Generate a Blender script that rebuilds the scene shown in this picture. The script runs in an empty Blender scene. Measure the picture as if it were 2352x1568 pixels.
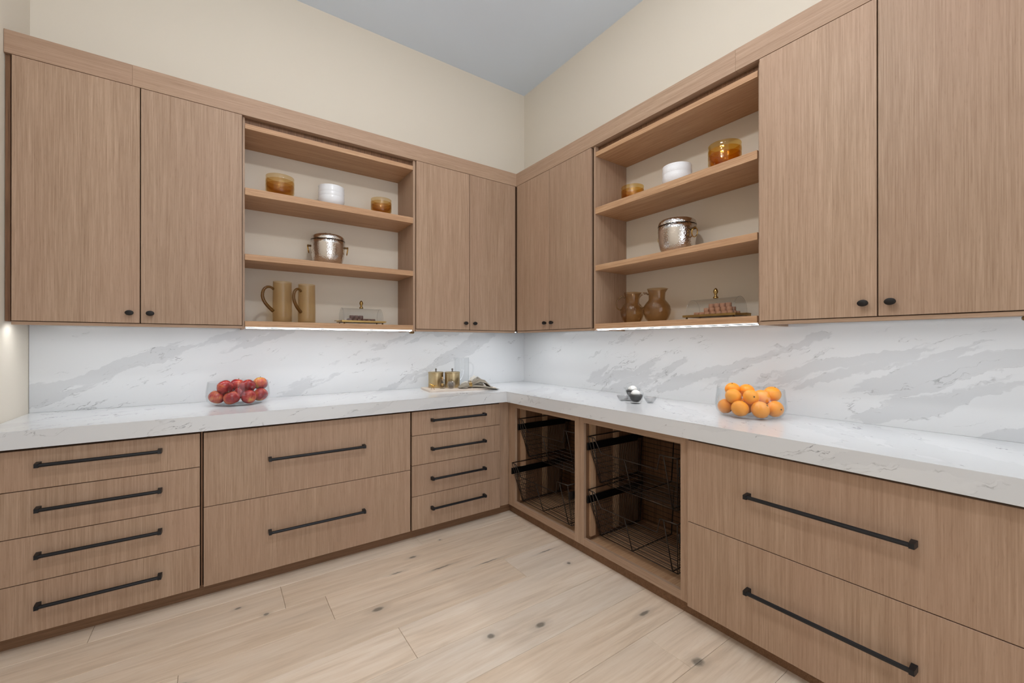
import bpy, bmesh, math, random
from mathutils import Vector, Matrix
random.seed(7)
C = bpy.context.scene.collection
sc = bpy.context.scene
PI = math.pi

# ---------------------------------------------------------------- camera, world, exposure
cam = bpy.data.cameras.new('camera'); cam.lens = 14.736; cam.sensor_width = 36; cam.shift_y = 0.00117
cam.clip_start = 0.05
co = bpy.data.objects.new('camera', cam); C.objects.link(co)
co.location = (-2.4301, -3.2644, 1.3105)
co.rotation_euler = (math.radians(90.063), 0, math.radians(-34.997))
sc.camera = co
sc.view_settings.view_transform = 'Standard'; sc.view_settings.look = 'None'
sc.view_settings.gamma = 1; sc.view_settings.use_curve_mapping = False
sc.view_settings.exposure = 0.12
w = bpy.data.worlds.new('world'); sc.world = w; w.use_nodes = True
w.node_tree.nodes['Background'].inputs[0].default_value = (0.93, 0.97, 1.04, 1)
w.node_tree.nodes['Background'].inputs[1].default_value = 1.8
PENDANT_EMIT = 350.0
DOWN_EMIT = 110.0
LED_EMIT = 33.0
sc.cycles.max_bounces = 10; sc.cycles.transparent_max_bounces = 24
sc.cycles.use_denoising = True

# ---------------------------------------------------------------- node helpers
def lin(r, g, b):
    f = lambda c: ((c/255)/12.92 if c/255 <= .04045 else ((c/255+.055)/1.055)**2.4)
    return (f(r), f(g), f(b), 1)

class NT:
    def __init__(s, name):
        s.m = bpy.data.materials.new(name); s.m.use_nodes = True
        s.t = s.m.node_tree; s.b = s.t.nodes['Principled BSDF']; s.out = s.t.nodes['Material Output']
    def n(s, typ, **kw):
        nd = s.t.nodes.new(typ)
        for k, v in kw.items(): setattr(nd, k, v)
        return nd
    def lk(s, a, b): s.t.links.new(a, b)
    def setv(s, sock, v):
        if hasattr(v, 'node'): s.lk(v, sock)
        else: sock.default_value = v
    def math(s, op, a, b=0.0, c=None):
        nd = s.n('ShaderNodeMath', operation=op)
        s.setv(nd.inputs[0], a); s.setv(nd.inputs[1], b)
        if c is not None: s.setv(nd.inputs[2], c)
        return nd.outputs[0]
    def vmath(s, op, a, b):
        nd = s.n('ShaderNodeVectorMath', operation=op)
        s.setv(nd.inputs[0], a); s.setv(nd.inputs[1], b)
        return nd.outputs['Value'] if op in ('DOT_PRODUCT', 'LENGTH') else nd.outputs[0]
    def noise(s, vec, scale, detail=2, rough=.5, dist=0):
        nd = s.n('ShaderNodeTexNoise'); s.lk(vec, nd.inputs['Vector'])
        nd.inputs['Scale'].default_value = scale; nd.inputs['Detail'].default_value = detail
        nd.inputs['Roughness'].default_value = rough; nd.inputs['Distortion'].default_value = dist
        return nd.outputs['Fac']
    def ramp(s, fac, pts):
        nd = s.n('ShaderNodeValToRGB'); s.lk(fac, nd.inputs[0]); e = nd.color_ramp.elements
        while len(e) < len(pts): e.new(.5)
        for i, (p, c) in enumerate(pts): e[i].position = p; e[i].color = c
        return nd.outputs[0]
    def mix(s, fac, a, b, mode='MIX'):
        nd = s.n('ShaderNodeMix', data_type='RGBA', blend_type=mode)
        s.setv(nd.inputs[0], fac); s.setv(nd.inputs[6], a); s.setv(nd.inputs[7], b)
        return nd.outputs[2]
    def obj(s):
        return s.n('ShaderNodeTexCoord').outputs['Object']
    def rnd(s): return s.n('ShaderNodeObjectInfo').outputs['Random']
    def bump(s, h, strength=.1, dist=.01):
        nd = s.n('ShaderNodeBump'); nd.inputs['Strength'].default_value = strength
        nd.inputs['Distance'].default_value = dist; s.lk(h, nd.inputs['Height'])
        s.lk(nd.outputs[0], s.b.inputs['Normal']); return nd
    def base(s, c, rough=.5, metal=0, spec=None):
        s.setv(s.b.inputs['Base Color'], c); s.setv(s.b.inputs['Roughness'], rough)
        s.b.inputs['Metallic'].default_value = metal
        if spec is not None: s.b.inputs['Specular IOR Level'].default_value = spec
        return s.m

def simple(name, col, rough=.5, metal=0, spec=None, noise=0.0, nscale=30):
    k = NT(name)
    if noise:
        f = k.noise(k.obj(), nscale, 3)
        c2 = tuple(list(x*(1-noise) for x in col[:3])+[1])
        k.base(k.mix(f, col, c2), rough, metal, spec)
    else: k.base(col, rough, metal, spec)
    return k.m

def wood(name, axis, c_mid, c_dark, c_light, var=.12, rough=.5):
    k = NT(name); o = k.obj()
    shift = k.n('ShaderNodeCombineXYZ'); r = k.rnd()
    k.lk(k.math('MULTIPLY', r, 37.0), shift.inputs[0]); k.lk(k.math('MULTIPLY', r, 91.0), shift.inputs[1]); k.lk(k.math('MULTIPLY', r, 53.0), shift.inputs[2])
    v = k.vmath('ADD', o, shift.outputs[0])
    sf = [230.0]*3; sf[axis] = 4.5
    sm = [34.0]*3; sm[axis] = 1.1
    sl = [3.0]*3; sl[axis] = .8
    fine = k.noise(k.vmath('MULTIPLY', v, tuple(sf)), 1, 3, .65)
    mid = k.noise(k.vmath('MULTIPLY', v, tuple(sm)), 1, 3, .55, .3)
    lo = k.noise(k.vmath('MULTIPLY', v, tuple(sl)), 1, 2, .5)
    sp = [170.0]*3; sp[axis] = 14.0
    pore = k.noise(k.vmath('MULTIPLY', v, tuple(sp)), 1.6, 2, .6)
    g = k.math('ADD', k.math('MULTIPLY', fine, .72), k.math('MULTIPLY', mid, .28))
    col = k.ramp(g, [(.30, c_dark), (.5, c_mid), (.70, c_light)])
    col = k.mix(k.math('MULTIPLY', k.math('SUBTRACT', lo, .35), 1.1), col, tuple([c_mid[0]*1.03, c_mid[1]*.95, c_mid[2]*.98, 1]))
    pm = k.ramp(pore, [(.30, (.72, .68, .64, 1)), (.42, (1, 1, 1, 1))])
    col = k.mix(.38, col, pm, 'MULTIPLY')
    tone = k.math('ADD', 1-var/2, k.math('MULTIPLY', r, var))
    tc = k.n('ShaderNodeCombineXYZ')
    for i in range(3): k.lk(tone, tc.inputs[i])
    col = k.mix(1.0, col, tc.outputs[0], 'MULTIPLY')
    k.base(col, rough, 0, .35)
    k.bump(g, .12, .002)
    return k.m

cm, cd, cl = lin(167, 140, 117), lin(145, 117, 94), lin(186, 159, 136)
WOOD = [wood('oak_along_%s' % 'xyz'[i], i, cm, cd, cl) for i in range(3)]
sm_, sd_, sl_ = lin(184, 146, 111), lin(152, 113, 80), lin(208, 173, 138)
SHELF = [wood('shelf_oak_along_%s' % 'xyz'[i], i, sm_, sd_, sl_, .05) for i in range(3)]
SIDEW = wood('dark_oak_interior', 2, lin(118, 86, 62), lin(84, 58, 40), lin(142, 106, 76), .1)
INNER = wood('raw_oak_batten', 2, lin(176, 142, 110), lin(120, 88, 66), lin(198, 168, 140), .1)

def marble(name, pst=.42, vst=.75):
    k = NT(name); o = k.obj()
    d1 = Vector((1, -1, .80)).normalized(); d2 = Vector((1, 1, 0)).normalized(); d3 = d1.cross(d2).normalized()
    warp = k.n('ShaderNodeTexNoise'); k.lk(o, warp.inputs['Vector']); warp.inputs['Scale'].default_value = 3.0; warp.inputs['Detail'].default_value = 4
    wv = k.vmath('MULTIPLY', k.vmath('SUBTRACT', warp.outputs['Color'], (.5, .5, .5)), (.12, .12, .12))
    warp2 = k.n('ShaderNodeTexNoise'); k.lk(o, warp2.inputs['Vector']); warp2.inputs['Scale'].default_value = 26; warp2.inputs['Detail'].default_value = 4
    wv2 = k.vmath('MULTIPLY', k.vmath('SUBTRACT', warp2.outputs['Color'], (.5, .5, .5)), (.035, .035, .035))
    p = k.vmath('ADD', k.vmath('ADD', o, wv), wv2)
    a = k.vmath('DOT_PRODUCT', p, tuple(d1)); b = k.vmath('DOT_PRODUCT', p, tuple(d2)); c = k.vmath('DOT_PRODUCT', p, tuple(d3))
    cmb = k.n('ShaderNodeCombineXYZ')
    k.lk(k.math('MULTIPLY', a, 1.0), cmb.inputs[0]); k.lk(k.math('MULTIPLY', b, .8), cmb.inputs[1]); k.lk(k.math('MULTIPLY', c, 6.6), cmb.inputs[2])
    v = k.vmath('ADD', cmb.outputs[0], (3.3, 1.7, 5.2))
    n1 = k.noise(v, 1.0, 5, .55)
    patch = k.ramp(n1, [(.562, (0, 0, 0, 1)), (.580, (1, 1, 1, 1))])
    # thin veins along iso lines, broken up
    n2 = k.noise(k.vmath('ADD', v, (9, 4, 2)), 1.0, 6, .55)
    vein = k.ramp(k.math('ABSOLUTE', k.math('SUBTRACT', n2, .53)), [(.0, (1, 1, 1, 1)), (.0036, (0, 0, 0, 1))])
    edge = k.ramp(k.math('ABSOLUTE', k.math('SUBTRACT', n1, .570)), [(.0, (1, 1, 1, 1)), (.0045, (0, 0, 0, 1))])
    brk = k.ramp(k.noise(o, 9, 3, .6), [(.46, (0, 0, 0, 1)), (.62, (1, 1, 1, 1))])
    brk2 = k.ramp(k.noise(o, 14, 3, .6), [(.50, (0, 0, 0, 1)), (.64, (1, 1, 1, 1))])
    cloud = k.noise(o, 2.2, 2)
    col = k.mix(cloud, lin(210, 213, 216), lin(219, 221, 223))
    col = k.mix(k.math('MULTIPLY', patch, pst), col, lin(180, 183, 187))
    col = k.mix(k.math('MULTIPLY', k.math('MULTIPLY', vein, brk), vst), col, lin(128, 130, 134))
    col = k.mix(k.math('MULTIPLY', k.math('MULTIPLY', edge, brk2), .5), col, lin(120, 122, 126))
    k.base(col, .16, 0, .42)
    return k.m
MARBLE = marble('white_marble_grey_veins')
MARBLETOP = marble('white_marble_worktop', .16, 1.0)

def floor_mat():
    k = NT('pale_oak_planks'); o = k.obj(); r = k.rnd()
    pos = k.n('ShaderNodeNewGeometry').outputs['Position']
    shift = k.n('ShaderNodeCombineXYZ')
    k.lk(k.math('MULTIPLY', r, 31.0), shift.inputs[0]); k.lk(k.math('MULTIPLY', r, 77.0), shift.inputs[1])
    v = k.vmath('ADD', o, shift.outputs[0])
    g1 = k.noise(k.vmath('MULTIPLY', v, (2.0, 26, 10)), 1, 5, .62, .6)
    g2 = k.noise(k.vmath('MULTIPLY', v, (7, 120, 40)), 1, 3, .6)
    lo = k.noise(k.vmath('MULTIPLY', v, (1.1, 5, 2)), 1, 2)
    col = k.ramp(g1, [(.28, lin(210, 191, 170)), (.5, lin(229, 211, 191)), (.72, lin(240, 226, 210))])
    col = k.mix(k.math('MULTIPLY', k.math('SUBTRACT', lo, .4), 1.6), col, lin(224, 212, 198))
    col = k.mix(.35, col, k.ramp(g2, [(.3, (.82, .79, .75, 1)), (.5, (1, 1, 1, 1))]), 'MULTIPLY')
    tint = k.ramp(r, [(0, (.93, .90, .86, 1)), (.35, (1.0, .97, .93, 1)), (.65, (1, 1, 1, 1)), (1, (.95, .96, .97, 1))])
    col = k.mix(1.0, col, tint, 'MULTIPLY')
    wn = k.n('ShaderNodeTexNoise'); k.lk(pos, wn.inputs['Vector']); wn.inputs['Scale'].default_value = 30
    wv = k.vmath('MULTIPLY', k.vmath('SUBTRACT', wn.outputs['Color'], (.5, .5, .5)), (.012, .012, 0))
    pw = k.vmath('ADD', pos, wv)
    knots = [(-2.24, -.92, .012, .010), (-1.786, -1.192, .028, .013), (-1.454, -.81, .022, .010), (-1.43, -1.672, .017, .015),
             (-1.202, -1.741, .026, .014), (-.734, -1.964, .034, .010), (-.814, -2.29, .026, .022), (-1.22, -.70, .008, .006),
             (-1.597, -.927, .03, .006), (-.72, -1.41, .012, .010), (-2.55, -1.22, .02, .010), (-1.36, -1.02, .06, .0045), (-1.10, -1.12, .06, .004), (-.74, -1.22, .05, .004), (-2.35, -.79, .014, .008)]
    tot = None
    for x, y, rx, ry in knots:
        d = k.vmath('MULTIPLY', k.vmath('SUBTRACT', pw, (x, y, 0)), (1/rx, 1/ry, 0))
        m = k.math('SUBTRACT', 1.35, k.vmath('LENGTH', d, (0, 0, 0)))
        tot = m if tot is None else k.math('MAXIMUM', tot, m)
    halo = k.n('ShaderNodeMapRange'); k.lk(tot, halo.inputs[0]); halo.inputs[1].default_value = -1.8; halo.inputs[2].default_value = .3
    core = k.n('ShaderNodeMapRange'); k.lk(tot, core.inputs[0]); core.inputs[1].default_value = .1; core.inputs[2].default_value = .7
    col = k.mix(k.math('MULTIPLY', halo.outputs[0], .28), col, lin(150, 140, 128))
    col = k.mix(k.math('MULTIPLY', core.outputs[0], .75), col, lin(96, 92, 84))
    k.base(col, .42, 0, .3); k.bump(g2, .06, .002)
    return k.m
FLOORM = floor_mat()

def paint(name, col, rough=.7):
    k = NT(name); f = k.noise(k.obj(), 160, 2)
    k.base(col, rough, 0, .25); k.bump(f, .04, .002); return k.m
WALLM = paint('cream_wall_paint', lin(226, 218, 204))
CEILM = paint('grey_ceiling_paint', lin(222, 235, 250), .8)
BLACK = simple('matt_black_metal', lin(26, 27, 31), .42, .3, .5)
KNOBM = simple('dark_bronze_knob', lin(26, 22, 20), .5, .2, .4)
WIRE = simple('dark_bronze_wire', lin(58, 50, 45), .35, .7)
RAILM = simple('black_slide_rail', lin(14, 14, 15), .3, .4)
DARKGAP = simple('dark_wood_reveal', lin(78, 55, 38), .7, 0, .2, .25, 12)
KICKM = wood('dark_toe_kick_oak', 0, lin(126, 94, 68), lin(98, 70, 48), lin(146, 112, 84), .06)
ALU = simple('brushed_aluminium', lin(205, 203, 198), .3, 1)
PORC = simple('white_porcelain', lin(232, 235, 240), .22, 0, .5)
BRASS = simple('aged_brass', lin(176, 146, 92), .28, 1, None, .25, 40)
GOLD = simple('polished_brass', lin(196, 158, 88), .18, 1)
DBRASS = simple('dark_brass', lin(110, 88, 60), .35, 1)
GREYMET = simple('grey_metal_knob', lin(112, 106, 102), .35, .8)

def dotted():
    k = NT('white_dotted_porcelain'); v = k.n('ShaderNodeTexVoronoi'); k.lk(k.obj(), v.inputs['Vector']); v.inputs['Scale'].default_value = 260
    k.base(lin(238, 240, 244), .35, 0, .4); k.bump(v.outputs['Distance'], .45, .0015); return k.m
DOTPORC = dotted()
def hammered(name, col):
    k = NT(name); v = k.n('ShaderNodeTexVoronoi'); k.lk(k.vmath('MULTIPLY', k.obj(), (1, 1, 1.5)), v.inputs['Vector']); v.inputs['Scale'].default_value = 120
    k.base(col, .13, 1); k.bump(v.outputs['Distance'], .3, .003); return k.m
HAMMER = hammered('hammered_steel', lin(216, 210, 205))
def brushed(name, col):
    k = NT(name); f = k.noise(k.vmath('MULTIPLY', k.obj(), (90, 90, 30)), 3, 3)
    k.base(k.mix(f, col, tuple([c*.7 for c in col[:3]]+[1])), .32, 1); k.bump(f, .25, .002); return k.m
CANM = brushed('brushed_antique_brass', lin(206, 186, 146))

def thin_glass(name, tint, gloss=1.0, rough=.02, dens=1.0, bumpy=0, diffuse=0.0, dcol=None):
    """thin walled glass: tinted transparency + fresnel reflection"""
    k = NT(name); t = k.t
    tr = k.n('ShaderNodeBsdfTransparent'); tr.inputs[0].default_value = tint
    gl = k.n('ShaderNodeBsdfGlossy'); gl.inputs['Roughness'].default_value = rough
    gn = k.n('ShaderNodeNewGeometry')
    cosv = k.math('ABSOLUTE', k.vmath('DOT_PRODUCT', gn.outputs['Normal'], gn.outputs['Incoming']))
    fres = k.math('ADD', .025, k.math('MULTIPLY', .55, k.math('POWER', k.math('SUBTRACT', 1.0, cosv), 4.5)))
    if bumpy:
        bp = k.n('ShaderNodeBump'); bp.inputs['Strength'].default_value = .8; bp.inputs['Distance'].default_value = .004
        vv = k.n('ShaderNodeTexVoronoi'); k.lk(k.vmath('MULTIPLY', k.obj(), (1, 1, .6)), vv.inputs['Vector']); vv.inputs['Scale'].default_value = bumpy
        k.lk(vv.outputs['Distance'], bp.inputs['Height']); k.lk(bp.outputs[0], gl.inputs['Normal'])
    mx = k.n('ShaderNodeMixShader'); k.lk(k.math('MULTIPLY', fres, gloss), mx.inputs[0])
    base = tr.outputs[0]
    if diffuse:
        df = k.n('ShaderNodeBsdfDiffuse'); df.inputs[0].default_value = dcol or tint
        m2 = k.n('ShaderNodeMixShader'); m2.inputs[0].default_value = diffuse
        k.lk(tr.outputs[0], m2.inputs[1]); k.lk(df.outputs[0], m2.inputs[2]); base = m2.outputs[0]
    k.lk(base, mx.inputs[1]); k.lk(gl.outputs[0], mx.inputs[2]); k.lk(mx.outputs[0], k.out.inputs[0])
    return k.m
CLEAR = thin_glass('clear_glass', (.968, .974, .977, 1), .9)
CUTG = thin_glass('cut_clear_glass', (.86, .865, .87, 1), 2.2, .05, bumpy=90, diffuse=.08, dcol=(.9, .9, .9, 1))
AMBERB = thin_glass('amber_bowl_glass', (.93, .845, .68, 1), 1.0, .03)
AMBERR = thin_glass('deep_amber_bowl_glass', (.94, .81, .50, 1), 1.2, .04, bumpy=45)
JUGA = thin_glass('smoky_amber_jug_glass', (.92, .86, .74, 1), .9, .08, diffuse=.12, dcol=(.62, .46, .28, 1))
BROWNG = thin_glass('brown_jug_glass', (.83, .73, .58, 1), 1.3, .04, diffuse=.06, dcol=(.35, .2, .1, 1))
AMBERH = simple('solid_amber_glass', lin(128, 88, 34), .08, 0, .6); AMBERH.node_tree.nodes['Principled BSDF'].inputs['Transmission Weight'].default_value = .6

def emit(name, col, s):
    k = NT(name); e = k.n('ShaderNodeEmission'); e.inputs[0].default_value = col; e.inputs[1].default_value = s
    k.lk(e.outputs[0], k.out.inputs[0]); return k.m
LEDF = emit('led_front_lens', (1, .99, .96, 1), 3.0)
LEDM = emit('led_diffuser', (.97, .985, 1, 1), LED_EMIT)
PENDM = emit('pendant_globe_glow', (1, .985, .97, 1), PENDANT_EMIT)
DOWNM = emit('downlight_glow', (1, .985, .965, 1), DOWN_EMIT)

def fruit_apple():
    k = NT('red_apple_skin'); o = k.obj(); r = k.rnd()
    sh = k.n('ShaderNodeCombineXYZ'); k.lk(k.math('MULTIPLY', r, 20.0), sh.inputs[0]); k.lk(k.math('MULTIPLY', r, 47.0), sh.inputs[2])
    v = k.vmath('ADD', k.vmath('MULTIPLY', o, (12, 12, 12)), sh.outputs[0])
    n = k.noise(v, 1, 2); s = k.noise(k.vmath('MULTIPLY', v, (7, 7, 1.2)), 1, 3, .6)
    f = k.math('ADD', k.math('MULTIPLY', n, .7), k.math('ADD', k.math('MULTIPLY', s, .25), k.math('MULTIPLY', r, .10)))
    col = k.ramp(f, [(.36, lin(190, 170, 80)), (.43, lin(196, 100, 60)), (.51, lin(166, 40, 38)), (.66, lin(106, 16, 32))])
    k.base(col, .25, 0, .5); return k.m
APPLE = fruit_apple()
def fruit_orange():
    k = NT('orange_peel'); o = k.obj(); r = k.rnd()
    v = k.noise(k.vmath('MULTIPLY', o, (10, 10, 10)), 1, 2)
    col = k.mix(k.math('ADD', k.math('MULTIPLY', v, .5), k.math('MULTIPLY', r, .5)), lin(240, 140, 22), lin(250, 170, 50))
    vo = k.n('ShaderNodeTexVoronoi'); k.lk(o, vo.inputs['Vector']); vo.inputs['Scale'].default_value = 500
    k.base(col, .38, 0, .45); k.bump(vo.outputs['Distance'], .25, .002); return k.m
ORANGE = fruit_orange()
STEM = simple('dry_stem', lin(84, 74, 44), .7)
CAKE = simple('blush_sweet', lin(190, 140, 110), .8, 0, .3, .25, 60)
CHOC = simple('cocoa_sweet', lin(120, 88, 78), .6, 0, .4, .25, 60)
COFFEE = simple('black_coffee', lin(52, 50, 50), .3, 0, .5, .3, 60)
CREAMM = simple('whipped_cream', lin(232, 232, 230), .6, 0, .3)
BOARD = simple('travertine_board', lin(222, 208, 194), .5, 0, .3, .15, 25)
CORK = simple('cork_stopper', lin(196, 158, 112), .8)
def linen(name, c):
    k = NT(name); w1 = k.noise(k.vmath('MULTIPLY', k.obj(), (400, 400, 400)), 1, 2)
    k.base(k.mix(w1, c, tuple([x*.78 for x in c[:3]]+[1])), .9, 0, .1); k.b.inputs['Sheen Weight'].default_value = .3; return k.m
LINEN1 = linen('grey_green_linen', lin(150, 142, 128)); LINEN2 = linen('pale_linen', lin(204, 200, 192))

# ---------------------------------------------------------------- mesh helpers
WP = {}   # world position of every empty / part used as a parent
def wp(o): return WP.get(o.name, Vector((0, 0, 0)))

def tag(o, label=None, cat=None, group=None, kind=None):
    if label: o['label'] = label
    if cat: o['category'] = cat
    if group: o['group'] = group
    if kind: o['kind'] = kind
    return o
def thing(name, label, cat, loc=(0, 0, 0), rz=0, group=None):
    o = bpy.data.objects.new(name, None); C.objects.link(o); o.empty_display_size = .05
    o.location = loc; o.rotation_euler = (0, 0, rz); WP[o.name] = Vector(loc)
    return tag(o, label, cat, group)
def obj(name, bm, mat, parent=None, loc=(0, 0, 0), rot=(0, 0, 0), smooth=False, fix=True):
    """mesh in the parent's local space"""
    if fix: bmesh.ops.recalc_face_normals(bm, faces=bm.faces)
    me = bpy.data.meshes.new(name); bm.to_mesh(me); bm.free()
    if smooth:
        for p in me.polygons: p.use_smooth = True
    me.materials.append(mat)
    o = bpy.data.objects.new(name, me); C.objects.link(o); o.location = loc; o.rotation_euler = rot
    if parent: o.parent = parent
    return o
def wobj(name, bm, mat, parent=None, smooth=False, keep=False):
    """mesh written in world coordinates: gets its own origin at its centre, parent unrotated"""
    if keep: org = Vector((0, 0, 0))
    else:
        vs = [v.co for v in bm.verts]
        org = Vector([(min(v[i] for v in vs)+max(v[i] for v in vs))/2 for i in range(3)])
    bmesh.ops.translate(bm, verts=bm.verts, vec=-org)
    o = obj(name, bm, mat, parent, smooth=smooth)
    o.location = org-(wp(parent) if parent else Vector((0, 0, 0))); WP[o.name] = org
    return o
def autosmooth(o, ang=40):
    me = o.data
    for p in me.polygons: p.use_smooth = True
    bm = bmesh.new(); bm.from_mesh(me)
    for e in bm.edges:
        if len(e.link_faces) == 2 and e.calc_face_angle(0) > math.radians(ang): e.smooth = False
    bm.to_mesh(me); bm.free(); return o

def S(side):
    return (lambda u, d, z: Vector((-u, -d, z))) if side == 'L' else (lambda u, d, z: Vector((-d, -u, z)))
def box(bm, f, u0, u1, d0, d1, z0, z1, bev=0.0):
    vs = [bm.verts.new(f(u, d, z)) for u in (u0, u1) for d in (d0, d1) for z in (z0, z1)]
    idx = [(0, 1, 3, 2), (4, 6, 7, 5), (0, 4, 5, 1), (2, 3, 7, 6), (0, 2, 6, 4), (1, 5, 7, 3)]
    fs = [bm.faces.new([vs[i] for i in q]) for q in idx]
    if bev:
        es = list({e for fc in fs for e in fc.edges})
        bmesh.ops.bevel(bm, geom=es, offset=bev, segments=1, affect='EDGES', profile=.5)
    return bm
XYZ = lambda x, y, z: Vector((x, y, z))
def bx(f, *a, bev=0.0):
    bm = bmesh.new(); box(bm, f, *a, bev=bev); return bm
def tube(bm, pts, r, n=6, cap=True, radii=None, f=None, closed=False):
    pts = [Vector(p) for p in pts]
    if f: pts = [f(*p) for p in pts]
    N = len(pts); rings = []; up = None
    for i, p in enumerate(pts):
        a = pts[i-1] if (i > 0 or closed) else p; b = pts[(i+1) % N] if (i < N-1 or closed) else p
        t1 = (p-a).normalized() if (p-a).length > 1e-9 else None
        t2 = (b-p).normalized() if (b-p).length > 1e-9 else None
        t = ((t1 or t2)+(t2 or t1)).normalized()
        if up is None:
            up = Vector((0, 0, 1)) if abs(t.z) < .9 else Vector((1, 0, 0))
        x = (up-t*up.dot(t)).normalized(); y = t.cross(x); up = x
        rr = radii[i] if radii else r
        k = 1.0
        if t1 and t2: k = 1/max(.5, math.sqrt((1+t1.dot(t2))/2))
        rings.append([bm.verts.new(p+(x*math.cos(2*PI*j/n)+y*math.sin(2*PI*j/n))*rr*(k if n <= 8 else 1)) for j in range(n)])
    for i in range(N if closed else N-1):
        A, B = rings[i], rings[(i+1) % N]
        for j in range(n): bm.faces.new((A[j], A[(j+1) % n], B[(j+1) % n], B[j]))
    if cap and not closed: bm.faces.new(rings[0]); bm.faces.new(rings[-1])
    return bm
def lathe(bm, prof, n=40, sx=1, sy=1, closed=False, wob=None):
    rings = []
    for i, (r, z) in enumerate(prof):
        if r < 1e-6: rings.append([bm.verts.new((0, 0, z))])
        else: rings.append([bm.verts.new((r*math.cos(2*PI*j/n)*sx*(wob(j/n, i) if wob else 1), r*math.sin(2*PI*j/n)*sy*(wob(j/n, i) if wob else 1), z)) for j in range(n)])
    m = len(rings)
    for i in range(m if closed else m-1):
        A, B = rings[i], rings[(i+1) % m]
        for j in range(n):
            k = (j+1) % n
            if len(A) == 1 and len(B) == 1: continue
            if len(A) == 1: bm.faces.new((A[0], B[j], B[k]))
            elif len(B) == 1: bm.faces.new((A[j], A[k], B[0]))
            else: bm.faces.new((A[j], A[k], B[k], B[j]))
    return bm
def L(prof, n=40, **kw): bm = bmesh.new(); return lathe(bm, prof, n, **kw)
def bez(p0, p1, p2, p3, n=12):
    o = []
    for i in range(n+1):
        t = i/n; o.append(tuple((1-t)**3*a+3*(1-t)**2*t*b+3*(1-t)*t*t*c+t**3*d for a, b, c, d in zip(p0, p1, p2, p3)))
    return o
def copy_tree(o, parent=None, label=None, loc=None, rz=None):
    c = o.copy(); C.objects.link(c)
    if parent: c.parent = parent
    for ch in list(o.children): copy_tree(ch, c)
    if label: c['label'] = label
    if loc is not None: c.location = loc
    if rz is not None: c.rotation_euler = (c.rotation_euler.x, c.rotation_euler.y, rz)
    return c
def join(a_bm, name, mat, parent, **k): return obj(name, a_bm, mat, parent, **k)

# ---------------------------------------------------------------- the room
XL, YB, H = -3.245, -5.6, 3.708
def struct(name, bm, m):
    o = wobj(name, bm, m, keep=True); o['kind'] = 'structure'; return o
floor = struct('floor', bx(XYZ, XL-.1, .1, YB-.1, .1, -.12, -.016), DARKGAP)
row = 0; y = -.012+.228
while y > YB:
    y1 = y-.228
    cut = {5: -1.976+.0, 6: -1.01, 7: -1.75, 8: -2.3, 4: -.62, 3: -2.9}.get(row, None)
    ends = []
    x = XL+.002
    if cut is None: cut = XL+random.uniform(.5, 1.9)
    xs = [cut]
    while xs[0]-1.9 > XL+.25: xs.insert(0, xs[0]-random.uniform(1.5, 1.9))
    while xs[-1] < -.35: xs.append(xs[-1]+random.uniform(1.3, 1.9))
    xs = [v for v in xs if XL+.2 < v < -.15]
    bounds = [XL] + xs + [0]
    for a, b in zip(bounds[:-1], bounds[1:]):
        yt, yb_ = min(y, 0)-.0006, max(y1, YB)+.0006
        if yt-yb_ < .02: continue
        wobj('plank', bx(XYZ, a+.0006, b-.0006, yb_, yt, -.016, 0, bev=.0012), FLOORM, floor)
    y = y1; row += 1
struct('ceiling', bx(XYZ, XL-.1, .1, YB-.1, .1, H, H+.1), CEILM)
struct('wall_left', bx(XYZ, XL-.1, XL, YB-.1, .1, -.016, H), WALLM)
struct('wall_back', bx(XYZ, XL, 0, 0, .1, -.016, H), WALLM)
struct('wall_right', bx(XYZ, 0, .1, YB-.1, .1, -.016, H), WALLM)
bm = bmesh.new()   # unseen wall behind the camera; wide opening added to let world light in
box(bm, XYZ, XL, XL+.3, YB-.1, YB, -.016, H); box(bm, XYZ, -.3, 0, YB-.1, YB, -.016, H); box(bm, XYZ, XL+.3, -.3, YB-.1, YB, 3.1, H)
struct('wall_front', bm, WALLM)

# ---------------------------------------------------------------- lights the room has (all above or behind the frame)
t = thing('pendant_light', 'round glowing globe pendant hanging from the ceiling above the floor', 'lamp', (-1.95, -2.35, 3.16))
obj('globe', L([(0, -.05)]+[(.05*math.sin(a), -.05*math.cos(a)) for a in [PI*i/12 for i in range(1, 12)]]+[(0, .05)], 20), PENDM, t, smooth=True)
bm = bmesh.new(); tube(bm, [(0, 0, .048), (0, 0, H-3.16-.02)], .004, 8); obj('cord', bm, BLACK, t)
obj('canopy', L([(0, H-3.16), (.06, H-3.16), (.06, H-3.16-.02), (.03, H-3.16-.03), (0, H-3.16-.03)], 24), BLACK, t)
def downlight(x, y, lab):
    t = thing('recessed_downlight', lab, 'lamp', (x, y, H), group='recessed ceiling downlights')
    obj('trim_ring', L([(.055, 0), (.075, 0), (.075, -.006), (.055, -.004), (.055, 0)], 28), PORC, t)
    obj('diffuser', L([(0, -.002), (.055, -.002)], 28), DOWNM, t)
for x, y, l in ((-1.3, -1.45, 'nearest the inner corner'), (-2.35, -1.5, 'nearest the left wall cabinets'), (-1.1, -2.7, 'nearest the right wall cabinets'),
                (-2.5, -2.9, 'just above the camera'), (-1.1, -4.1, 'rear right'), (-2.4, -4.3, 'rear left')):
    downlight(x, y, 'small white recessed downlight in the ceiling, %s' % l)

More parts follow.
